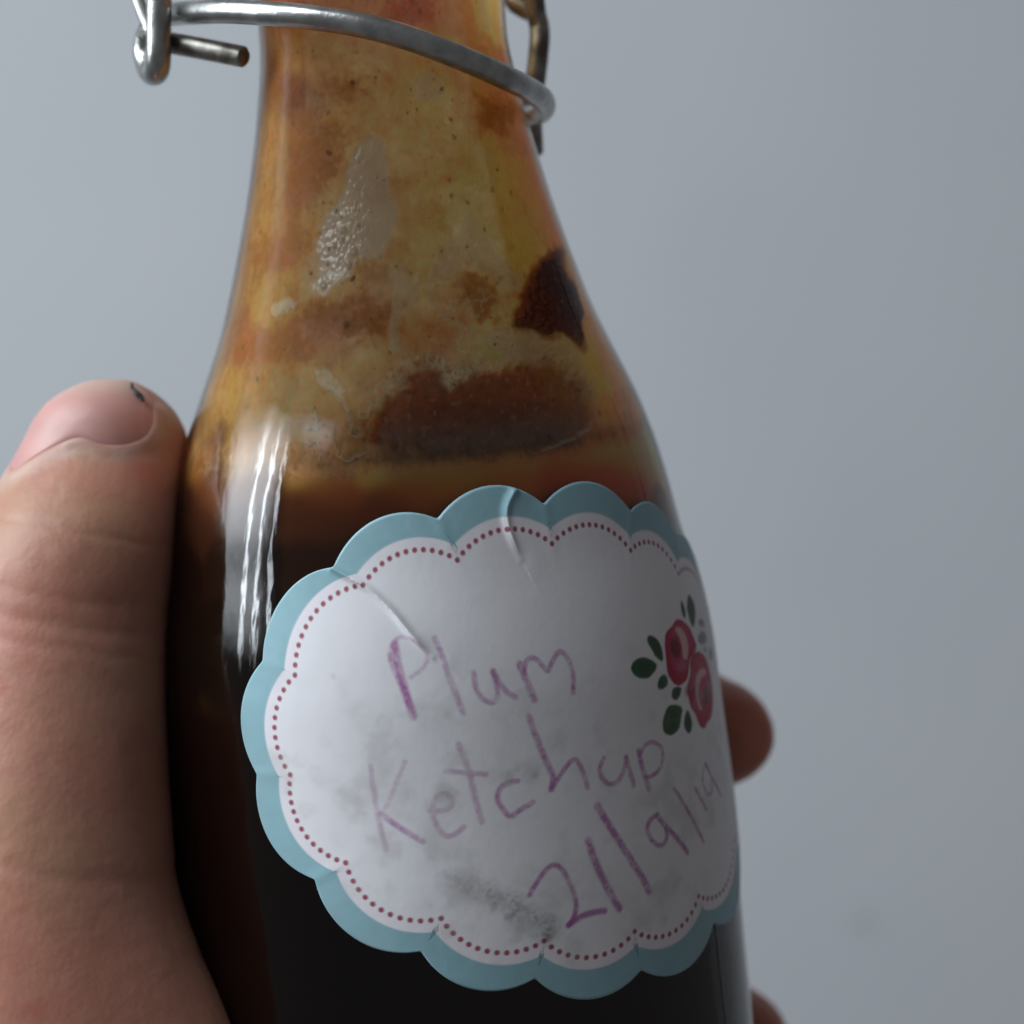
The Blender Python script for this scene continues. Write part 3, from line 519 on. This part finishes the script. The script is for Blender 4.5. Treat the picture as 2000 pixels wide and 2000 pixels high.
# round the sharp outer notches a little
for _ in range(5): cO = .25 * np.roll(cO, 1, 0) + .5 * cO + .25 * np.roll(cO, -1, 0)
for _ in range(4): cW = .25 * np.roll(cW, 1, 0) + .5 * cW + .25 * np.roll(cW, -1, 0)
def label():
    c = np.array(CEN)
    rings = [c + f * (cD - c) for f in np.linspace(.0003, 1, 190)] + [cD + f * (cW - cD) for f in np.linspace(0, 1, 12)[1:]] + [cW + f * (cO - cW) for f in np.linspace(0, 1, 22)[1:]]
    band = np.concatenate([np.full(len(cD), v) for v in [0] * 190 + list(np.linspace(0, 1, 12)[1:]) + list(1 + np.linspace(0, 1, 22)[1:])])
    P = np.concatenate(rings); U, Vv = P[:, 0].copy(), P[:, 1].copy()
    n_a = fbm(U * .12, Vv * .12, None, 4, 3); n_b = fbm(U * .7, Vv * .7, None, 4, 4); n_c = fbm(U * 2.6, Vv * 2.6, None, 3, 6)
    C = np.tile(np.array([.80, .785, .815]), (len(U), 1))
    # printed pale blue border with a soft white inner edge
    bl = smooth(.96, 1.06, band)
    C = mixc(C, (.27, .455, .51), bl); C *= (1 + .06 * n_b * bl)[:, None]
    C = mixc(C, (.80, .74, .79), smooth(.0, .3, band) * (1 - bl) * .6)
    # red dots
    for i in range(16):
        seg = cD[i * NL:(i + 1) * NL]
        nxt = cD[((i + 1) * NL) % len(cD)]
        seg = np.vstack([seg, nxt]); L = np.concatenate([[0], np.cumsum(np.hypot(*np.diff(seg, axis=0).T))])
        nd = max(6, int(round(L[-1] / 1.08)))
        for k in range(nd):
            t = L[-1] * k / nd; du, dv = np.interp(t, L, seg[:, 0]), np.interp(t, L, seg[:, 1])
            near = np.where((np.abs(U - du) < .9) & (np.abs(Vv - dv) < .9))[0]
            d = np.hypot(U[near] - du, Vv[near] - dv)
            C[near] = mixc(C[near], (.30, .018, .060), smooth(.40, .22, d) * .92)
    def fill(pts, colr, soft=.16, k=1.0, it=2, near_only=True):
        pts = smooth_poly(pts, it)
        us = [q[0] for q in pts]; vs_ = [q[1] for q in pts]
        near = np.where((U > min(us) - 1) & (U < max(us) + 1) & (Vv > min(vs_) - 1) & (Vv < max(vs_) + 1))[0]
        sd = poly_sd(U[near], Vv[near], pts) + .07 * n_c[near]
        C[near] = mixc(C[near], colr, smooth(soft, -soft, sd) * k)
    # flowers
    for i, l in enumerate(LEAVES):
        fill(l, [(.045, .105, .04), (.035, .10, .045), (.05, .10, .06), (.05, .09, .05)][i % 4])
        cu = sum(q[0] for q in l) / len(l); cv = sum(q[1] for q in l) / len(l)
        fill([((q[0] - cu) * .45 + cu + .15, (q[1] - cv) * .55 + cv) for q in l], (.02, .05, .025), .4, .5)
    for l in GREY: fill(l, (.20, .16, .24), .2, .85)
    for a_, cr_, dk_ in ((ROSE1, CR1, DK1), (ROSE2, CR2, DK2)):
        fill(a_, (.40, .012, .05)); cu = sum(q[0] for q in a_) / len(a_); cv = sum(q[1] for q in a_) / len(a_)
        fill([((q[0] - cu) * .72 + cu, (q[1] - cv) * .72 + cv + .5) for q in a_], (.50, .05, .12), .5, .8)
        fill(cr_, (.72, .46, .46), .2, .9); fill(dk_, (.17, .006, .022), .35, .95)
    fill(PK1, (.48, .10, .19), .35, .9)
    fill([(q[0] + 1.2, q[1] - 3.2) for q in PK1], (.30, .008, .04), .5, .8)
    # handwriting in purple crayon pencil
    for wd, k, pts in STROKES:
        pts = smooth_poly(pts, 2, False)
        us = [q[0] for q in pts]; vs_ = [q[1] for q in pts]
        near = np.where((U > min(us) - 1) & (U < max(us) + 1) & (Vv > min(vs_) - 1) & (Vv < max(vs_) + 1))[0]
        d = seg_dist(U[near], Vv[near], pts)
        grain = .80 + .45 * n_c[near] + .35 * n_b[near]
        m_ = smooth(wd * .82, wd * .2, d) * np.clip(1.1 * k * grain, 0, 1)
        C[near] = mixc(C[near], (.38, .095, .33), m_ * .84)
    # grime: rubbed grey smear and faint stains
    d = seg_dist(U + n_b * .9, Vv + n_b * .9, smooth_poly(SMEAR, 2, False)); prog = smooth(SMEAR[0][0] - 1, SMEAR[-1][0], U)
    C = mixc(C, (.12, .115, .105), smooth(2.1, .2, d) * (.42 + .4 * n_c + .35 * n_b).clip(0, 1) * (.55 + .45 * prog) * (1 - bl * .7))
    stain = smooth(-.1, .8, fbm(U * .35, Vv * .35, None, 5, 44) + .35 * n_a) * smooth(-9, -20, Vv) * (1 - bl * .6)
    C = mixc(C, (.38, .37, .34), stain * .34)
    for su, sv, sr_, k in ((1.5, -26.5, 1.6, .35), (8.5, -25.5, 1.5, .4), (11.5, -26, .9, .35), (-10, -13.6, .6, .25), (-5, -32, 2.6, .22), (2, -38.5, 3.2, .3), (8, -43, 2.0, .45), (-8.5, -27, 2.2, .2)):
        d = np.hypot(U - su, Vv - sv) + n_b * sr_ * .9
        C = mixc(C, (.30, .29, .26), smooth(sr_, 0, d) * k)
    # relief: creases and gentle cockling of the paper
    H = .12 + .05 * (1 + n_a)
    for pts, ht, wd, ln in ((CREASE1, .42, .42, 1), (CREASE2, .34, .45, 1)):
        d, side = seg_dist(U, Vv, smooth_poly(pts, 2, False), True)
        endf = smooth(0, 3.0, np.hypot(U - pts[-1][0], Vv - pts[-1][1]))
        H += ht * np.exp(-(d / wd) ** 2) * (.25 + .75 * endf) + .16 * np.exp(-(d / 2.2) ** 2) * endf * (side > 0)
    # shallow folds radiating from the notches where the sheet had to bend over the shoulder
    for i in (1, 2, 3, 4, 5, 14, 15, 0):
        a_, b_ = VO[i], VD[i]
        e_ = (a_[0] + (b_[0] - a_[0]) * 2.2, a_[1] + (b_[1] - a_[1]) * 2.2)
        d, side = seg_dist(U, Vv, [a_, b_, e_], True)
        H += .07 * np.exp(-(d / .8) ** 2) * smooth(9, 0, np.hypot(U - a_[0], Vv - a_[1]))
    last = len(cO)
    H[-last:] = .01
    r = prof(Vv) + .2
    mesh_obj("label", cyl(np.degrees(U / R0), Vv, r + H), grid_faces(len(cD), len(rings), True), m_label, bottle, colors=np.clip(C, 0.003, .9))["label"] = "white scalloped paper label with pale blue border, roses and purple handwriting"
label()

# ------------------------------------------------------------------ wires
inv = bottle.matrix_world.inverted()
def catmull(pts, n):
    P = [Vector(p_) for p_ in pts]; P = [P[0] * 2 - P[1]] + P + [P[-1] * 2 - P[-2]]
    out = []
    for i in range(1, len(P) - 2):
        for k in range(n):
            t = k / n
            out.append(.5 * ((2 * P[i]) + (-P[i - 1] + P[i + 1]) * t + (2 * P[i - 1] - 5 * P[i] + 4 * P[i + 1] - P[i + 2]) * t * t + (-P[i - 1] + 3 * P[i] - 3 * P[i + 1] + P[i + 2]) * t ** 3))
    out.append(P[-2]); return out
def tube(name, pts, rad, mat, parent, seg=20, n=10, xf=None, radii=None):
    path = catmull(pts, n)
    V = []; F = []
    T0 = (path[1] - path[0]).normalized(); N = T0.orthogonal().normalized()
    rings = []
    for i, c in enumerate(path):
        T = (path[min(i + 1, len(path) - 1)] - path[max(i - 1, 0)]).normalized()
        N = (N - T * N.dot(T)).normalized(); B = T.cross(N)
        rr = rad if radii is None else float(np.interp(i / (len(path) - 1), np.linspace(0, 1, len(radii)), radii))
        rings.append((c, T, N, B, rr))
    ch = .28 * rad
    full = [(rings[0][0], rings[0], rings[0][4] - ch)] + [(rings[0][0] + rings[0][1] * ch, rings[0], rings[0][4])] + [(q[0], q, q[4]) for q in rings[1:-1]] + [(rings[-1][0] - rings[-1][1] * ch, rings[-1], rings[-1][4]), (rings[-1][0], rings[-1], rings[-1][4] - ch)]
    for c, q, rr in full:
        for k in range(seg):
            a_ = 2 * math.pi * k / seg
            V.append((c + (q[2] * math.cos(a_) + q[3] * math.sin(a_)) * rr) * MM)
    m = len(full)
    for i in range(m - 1):
        for k in range(seg):
            F.append((i * seg + k, i * seg + (k + 1) % seg, (i + 1) * seg + (k + 1) % seg, (i + 1) * seg + k))
    F.append(tuple(range(seg))[::-1]); F.append(tuple((m - 1) * seg + k for k in range(seg)))
    if xf is not None: V = [xf @ v for v in V]
    return mesh_obj(name, [tuple(v) for v in V], F, mat, parent)
bail = bpy.data.objects.new("wire_bail", None); col.objects.link(bail); bail.parent = bottle
bail.location = (0, 0, (BOT + 60) * MM)
xf = Matrix.Translation((0, 0, -(BOT + 60) * MM)) @ inv
tube("collar_wire", WIRES['collar'], 1.42, m_wire, bail, xf=xf)
tube("hinge_wire", WIRES['upright'], 1.30, m_pin, bail, xf=xf)
tube("lever_wire", WIRES['lever'], 1.25, m_pin, bail, xf=xf)
tube("hinge_loop", WIRES['loop'], 1.50, m_wire, bail, xf=xf)
tube("stay_wire", WIRES['stay'], .75, m_wire, bail, xf=xf)
tube("hinge_pin", WIRES['pin'], 1.28, m_pin, bail, seg=12, xf=xf)

# ------------------------------------------------------------------ hand
def P_(px, py, y): 
    k = (250 + y) / 3875
    return np.array([(px - 1000) * k, y, (1000 - py) * k])
def loft(sections, seg=48, sub=6, level=False):
    """sections: (centre xyz, half width along x-ish axis, half depth) stacked along a path; ends closed"""
    A_ = np.array([list(s[0]) + [s[1], s[2]] for s in sections], float)
    t = np.arange(len(A_)); tt = np.linspace(0, len(A_) - 1, (len(A_) - 1) * sub + 1)
    # cubic (catmull) interpolation
    pad = np.vstack([2 * A_[0] - A_[1], A_, 2 * A_[-1] - A_[-2]])
    out = []
    for x in tt:
        i = min(int(x), len(A_) - 2); f = x - i
        p0, p1, p2, p3 = pad[i], pad[i + 1], pad[i + 2], pad[i + 3]
        out.append(.5 * (2 * p1 + (-p0 + p2) * f + (2 * p0 - 5 * p1 + 4 * p2 - p3) * f * f + (-p0 + 3 * p1 - 3 * p2 + p3) * f ** 3))
    Q = np.array(out); Q[:, 3:] = np.maximum(Q[:, 3:], .05)
    V = []; F = []
    for i, q in enumerate(Q):
        T = Q[min(i + 1, len(Q) - 1), :3] - Q[max(i - 1, 0), :3]; T /= np.linalg.norm(T)
        if level: T = np.array([0, 0, -1.])
        side = np.cross(T, [0, 1, 0]) if abs(T[1]) < .9 else np.cross(T, [0, 0, 1]); side /= np.linalg.norm(side); up = np.cross(side, T)
        for k in range(seg):
            a_ = 2 * math.pi * k / seg
            V.append(q[:3] + side * math.cos(a_) * q[3] + up * math.sin(a_) * q[4])
    m = len(Q)
    for i in range(m - 1):
        for k in range(seg):
            F.append((i * seg + k, i * seg + (k + 1) % seg, (i + 1) * seg + (k + 1) % seg, (i + 1) * seg + k))
    F.append(tuple(range(seg))); F.append(tuple((m - 1) * seg + k for k in range(seg))[::-1])
    return V, F
def thumb_sections():
    rows = [(739, 200, 232, -4, .6), (744, 176, 262, -4, 2.6), (754, 148, 284, -4, 4.4), (770, 120, 308, -4, 6.2), (790, 92, 330, -4, 7.6), (815, 72, 349, -4, 8.7), (850, 54, 365, -4, 9.4), (885, 36, 367, -4, 9.8),
            (920, 16, 357, -4.6, 11), (965, -4, 346, -6.6, 11.4), (1030, -34, 338, -8.6, 12), (1110, -60, 332, -9.8, 12.4), (1210, -82, 323, -10.4, 12.8), (1330, -96, 315, -11.8, 13.2), (1490, -110, 308, -13.6, 13.4), (1614, -120, 310, -14.6, 13.4),
            (1717, -128, 323, -15.4, 13.2), (1800, -134, 352, -16.4, 12.6), (1883, -136, 389, -17.6, 11.6), (2000, -134, 443, -19, 10), (2140, -130, 500, -19, 9.5), (2320, -120, 540, -16, 12), (2600, -150, 560, -10, 18), (3000, -220, 520, -6, 22), (3400, -320, 420, -4, 22)]
    out = []
    for py, l, r, y, dp in rows:
        if py > 900: r += 10 + 15 * math.exp(-((py - 1600) / 190) ** 2)
        k = (250 + y) / 3875
        out.append((P_((l + r) / 2, py, y), (r - l) / 2 * k, dp))
    return out
def finger(pts):
    return [(np.array(c, float), r, r * .96) for c, r in pts]
parts = [loft(thumb_sections(), 64, level=True),
    # index
    loft(finger([((-52, 30, -62), 11), ((-40, 44, -56), 10.5), ((-14, 53, -43), 9.6), ((8, 49.5, -35.5), 8.8), ((21, 38.5, -31.7), 8.8), ((27, 29, -30.9), 8.5), ((29.6, 23.4, -30.8), 7.2), ((31.0, 19.4, -30.7), 4.6), ((31.7, 17.6, -30.7), .5)])),
    # middle
    loft(finger([((-50, 34, -88), 11.5), ((-34, 54, -84), 11), ((-8, 62, -79), 10), ((14, 56, -76.5), 9), ((26, 44, -75.5), 8.4), ((31.5, 34, -75), 7.6), ((33.7, 28.5, -75), 6), ((35, 25, -75), 3.4), ((35.6, 23.6, -75), .5)])),
    # ring and little
    loft(finger([((-50, 34, -108), 11), ((-34, 54, -106), 10.5), ((-8, 62, -100), 9.6), ((14, 56, -97), 8.8), ((26, 45, -96), 8.2), ((33, 33, -95.5), 7), ((36, 26, -95.5), 3.4), ((36.5, 25, -95.5), .5)])),
    # palm and wrist
    loft([(np.array([-60, 14, -48.]), 6, 10), (np.array([-60, 18, -60.]), 13, 20), (np.array([-58, 20, -85.]), 15, 26), (np.array([-57, 18, -115.]), 16, 28), (np.array([-62, 8, -150.]), 20, 24), (np.array([-72, 2, -190.]), 22, 22), (np.array([-80, 0, -215.]), 21, 21)]),
]
V = []; F = []
for v_, f_ in parts:
    o0 = len(V); V += [tuple(x) for x in v_]; F += [tuple(i + o0 for i in f) for f in f_]
tmp_me = bpy.data.meshes.new("tmp"); tmp_me.from_pydata([tuple(c * MM for c in v) for v in V], [], F); tmp_me.update()
bm = bmesh.new(); bm.from_mesh(tmp_me); bmesh.ops.recalc_face_normals(bm, faces=bm.faces); bm.to_mesh(tmp_me); bm.free()
tmp = bpy.data.objects.new("tmp", tmp_me); col.objects.link(tmp)
rm = tmp.modifiers.new("r", 'REMESH'); rm.mode = 'VOXEL'; rm.voxel_size = .0008
sm = tmp.modifiers.new("s", 'SMOOTH'); sm.factor = .5; sm.iterations = 8
sb = tmp.modifiers.new("u", 'SUBSURF'); sb.levels = 1; sb.render_levels = 1
dg = bpy.context.evaluated_depsgraph_get(); ev = tmp.evaluated_get(dg); hm = bpy.data.meshes.new_from_object(ev)
bpy.data.objects.remove(tmp)
bm = bmesh.new(); bm.from_mesh(hm)
sel = [e for e in bm.edges if all(v.co.x < -.034 and v.co.z > .002 and v.co.y < .002 for v in e.verts)]
bmesh.ops.subdivide_edges(bm, edges=sel, cuts=2, use_grid_fill=True, smooth=.0)
bm.normal_update(); bm.to_mesh(hm); bm.free(); hm.update()
n = len(hm.vertices); co = np.empty(n * 3, np.float32); hm.vertices.foreach_get("co", co); co = co.reshape(-1, 3).astype(float) / MM
no_ = np.empty(n * 3, np.float32); hm.vertices.foreach_get("normal", no_); no_ = no_.reshape(-1, 3).astype(float)
# thumb-plane coordinates (mm as seen square on to the nail), nail outline
kz = (250 - 8) / 3875
def tp(l): return [((x - 1000) * kz, (1000 - y) * kz) for x, y in l]
NAIL = tp([(34, 926), (28, 880), (50, 830), (82, 785), (125, 752), (180, 738), (235, 742), (272, 760), (294, 783), (303, 808), (304, 836), (292, 858), (268, 869), (240, 873), (212, 869), (190, 860), (165, 857), (120, 876), (75, 900)])
FOLD = tp([(20, 934), (75, 902), (120, 879), (165, 860), (190, 862), (212, 872), (240, 877), (270, 873), (294, 862), (307, 838), (306, 810)])
X, Y, Z = co.T
thumb = (X < -32) & (Z > -75) & (Y < 12)
H = np.zeros(n)
ti = np.where((X < -34) & (Z > 0) & (Y < 4))[0]
fd = seg_dist(X[ti], Z[ti], smooth_poly(FOLD, 2, False)); nsd = poly_sd(X[ti], Z[ti], smooth_poly(NAIL))
H[ti] += (.23 * np.exp(-(np.clip(fd - .35, 0, 9) / .9) ** 2) * smooth(-.15, .45, nsd)) - .30 * smooth(.05, -.45, nsd) * smooth(2.6, .6, fd)
# soft knuckle folds across the thumb
zz = Z + .18 * (X + 50) + .8 * fbm(X * .12, Z * .12, Y * .12, 3, 8)
for z0, a_, wd in ((-10, .10, .8), (-13.2, .14, .9), (-15.8, .09, .7), (-2.5, .10, .6), (-41, .12, 1.0)):
    H -= a_ * np.exp(-((zz - z0) / wd) ** 2) * thumb
H += .10 * fbm(X * .25, Y * .25, Z * .25, 3, 9)
co2 = co + no_ * H[:, None]
hm.vertices.foreach_set("co", (co2 * MM).astype(np.float32).ravel())
n1_, n2_, n3_ = fbm(X * .10, Y * .10, Z * .10, 4, 71), fbm(X * .45, Y * .45, Z * .45, 4, 72), fbm(X * 1.6, Y * 1.6, Z * 1.6, 3, 73)
C = np.tile(np.array([.49, .232, .162]), (n, 1))
C *= (1 + .10 * n2_ + .06 * n3_)[:, None]
C = mixc(C, (.43, .175, .125), smooth(.0, .45, n1_ + .3 * n2_) * .55)
C = mixc(C, (.46, .265, .165), smooth(.0, .45, -n1_ + .3 * n2_) * .5)
red = np.zeros(n)
for z0, x0, rr, k in ((-20, -60, 2.2, .8), (-13.5, -56, 4, .35), (-45, -56, 5, .3), (9, -45, 3, .6), (5, -43.5, 3, .6), (-55, -54, 3.5, .35)):
    red += k * np.exp(-((X - x0) ** 2 + ((Z - z0) * 1.2) ** 2) / rr ** 2) * thumb
C = mixc(C, (.44, .12, .085), np.clip(red * (.8 + n2_), 0, .8))
C[ti] = mixc(C[ti], (.66, .52, .45), np.exp(-(np.clip(fd - .5, 0, 9) / 1.3) ** 2) * .6 * (.7 + .6 * n2_[ti]))  # pale nail fold, with its wet shine painted into the skin colour
C[ti] = mixc(C[ti], (.55, .20, .16), smooth(1.1, .1, np.abs(nsd)) * .35)
tips = (X > 20)
C[tips] = mixc(C[tips], (.50, .15, .085), np.full(tips.sum(), .8))  # backlit red glow of the fingertips mixed into their skin colour
at_ = hm.attributes.new("Col", 'FLOAT_COLOR', 'POINT'); cc = np.ones((n, 4), np.float32); cc[:, :3] = np.clip(C, .01, .9); at_.data.foreach_set("color", cc.ravel())
hm.name = "hand"; hm.materials.clear(); hm.materials.append(m_skin); hm.update()
hm.polygons.foreach_set("use_smooth", np.ones(len(hm.polygons), bool))
hand = bpy.data.objects.new("hand", hm); col.objects.link(hand)
hand["label"] = "bare left hand gripping the bottle, thumb up its left side"; hand["category"] = "hand"
# thumbnail: a curved plate bedded in the fold
bvh = BVHTree.FromPolygons([tuple(v) for v in (co * MM)], [tuple(p_.vertices) for p_ in hm.polygons])
def nail():
    pts = smooth_poly(NAIL, 3); P = np.array(pts); c = P.mean(0); m = len(P)
    V = []; C = []
    fr = [.01] + list(np.linspace(.06, 1.03, 30))
    for f in fr:
        for q in P:
            x, z = c + f * (q - c)
            hit, nr, _, _ = bvh.ray_cast(Vector((x * MM, -.06, z * MM)), Vector((0, 1, 0)))
            if hit is None:
                k = 0
                xx, z2 = x, z
                while hit is None and k < 40:
                    xx += (c[0] - xx) * .03; z2 += (c[1] - z2) * .03; k += 1
                    hit, nr, _, _ = bvh.ray_cast(Vector((xx * MM, -.06, z2 * MM)), Vector((0, 1, 0)))
            off = .16 * (1 - f ** 4) + .04
            V.append(tuple(hit + nr * off * MM))
            C.append((x, z, f))
    C = np.array(C); nn = fbm(C[:, 0] * .3, C[:, 1] * .3, None, 3, 15)
    cl = np.tile(np.array([.60, .32, .285]), (len(C), 1))
    right = smooth(-51, -44.5, C[:, 0]); cl = mixc(cl, (.50, .20, .16), right * .65 * smooth(14, 11, C[:, 1]))
    cl = mixc(cl, (.54, .26, .28), smooth(.75, 1.0, C[:, 2]) * smooth(13, 10.5, C[:, 1]) * .55)
    topz = smooth(13.2, 15.6, C[:, 1]); cl = mixc(cl, (.62, .46, .36), topz * .6)
    cl *= (1 + .10 * nn)[:, None]
    o = mesh_obj("thumbnail", V, grid_faces(m, len(fr), True), m_nail, hand, colors=cl)
    o["label"] = "short pink thumbnail"
nail()
# a black fibre lying on the nail's edge
pp = []
for x, y in ((254, 757), (258, 766), (262, 770), (268, 777), (276, 784), (281, 792)):
    q = tp([(x, y)])[0]; hit, nr, _, _ = bvh.ray_cast(Vector((q[0] * MM, -.06, q[1] * MM)), Vector((0, 1, 0)))
    pp.append(tuple((hit + nr * .00062) / MM))
fb = tube("lint_fibre", pp, .20, m_fibre, None, seg=8, n=5, radii=[.12, .26, .2, .3, .36, .3, .16])
print("hand verts", n); fb["label"] = "short black fibre stuck on the thumbnail's upper edge"; fb["category"] = "fibre"
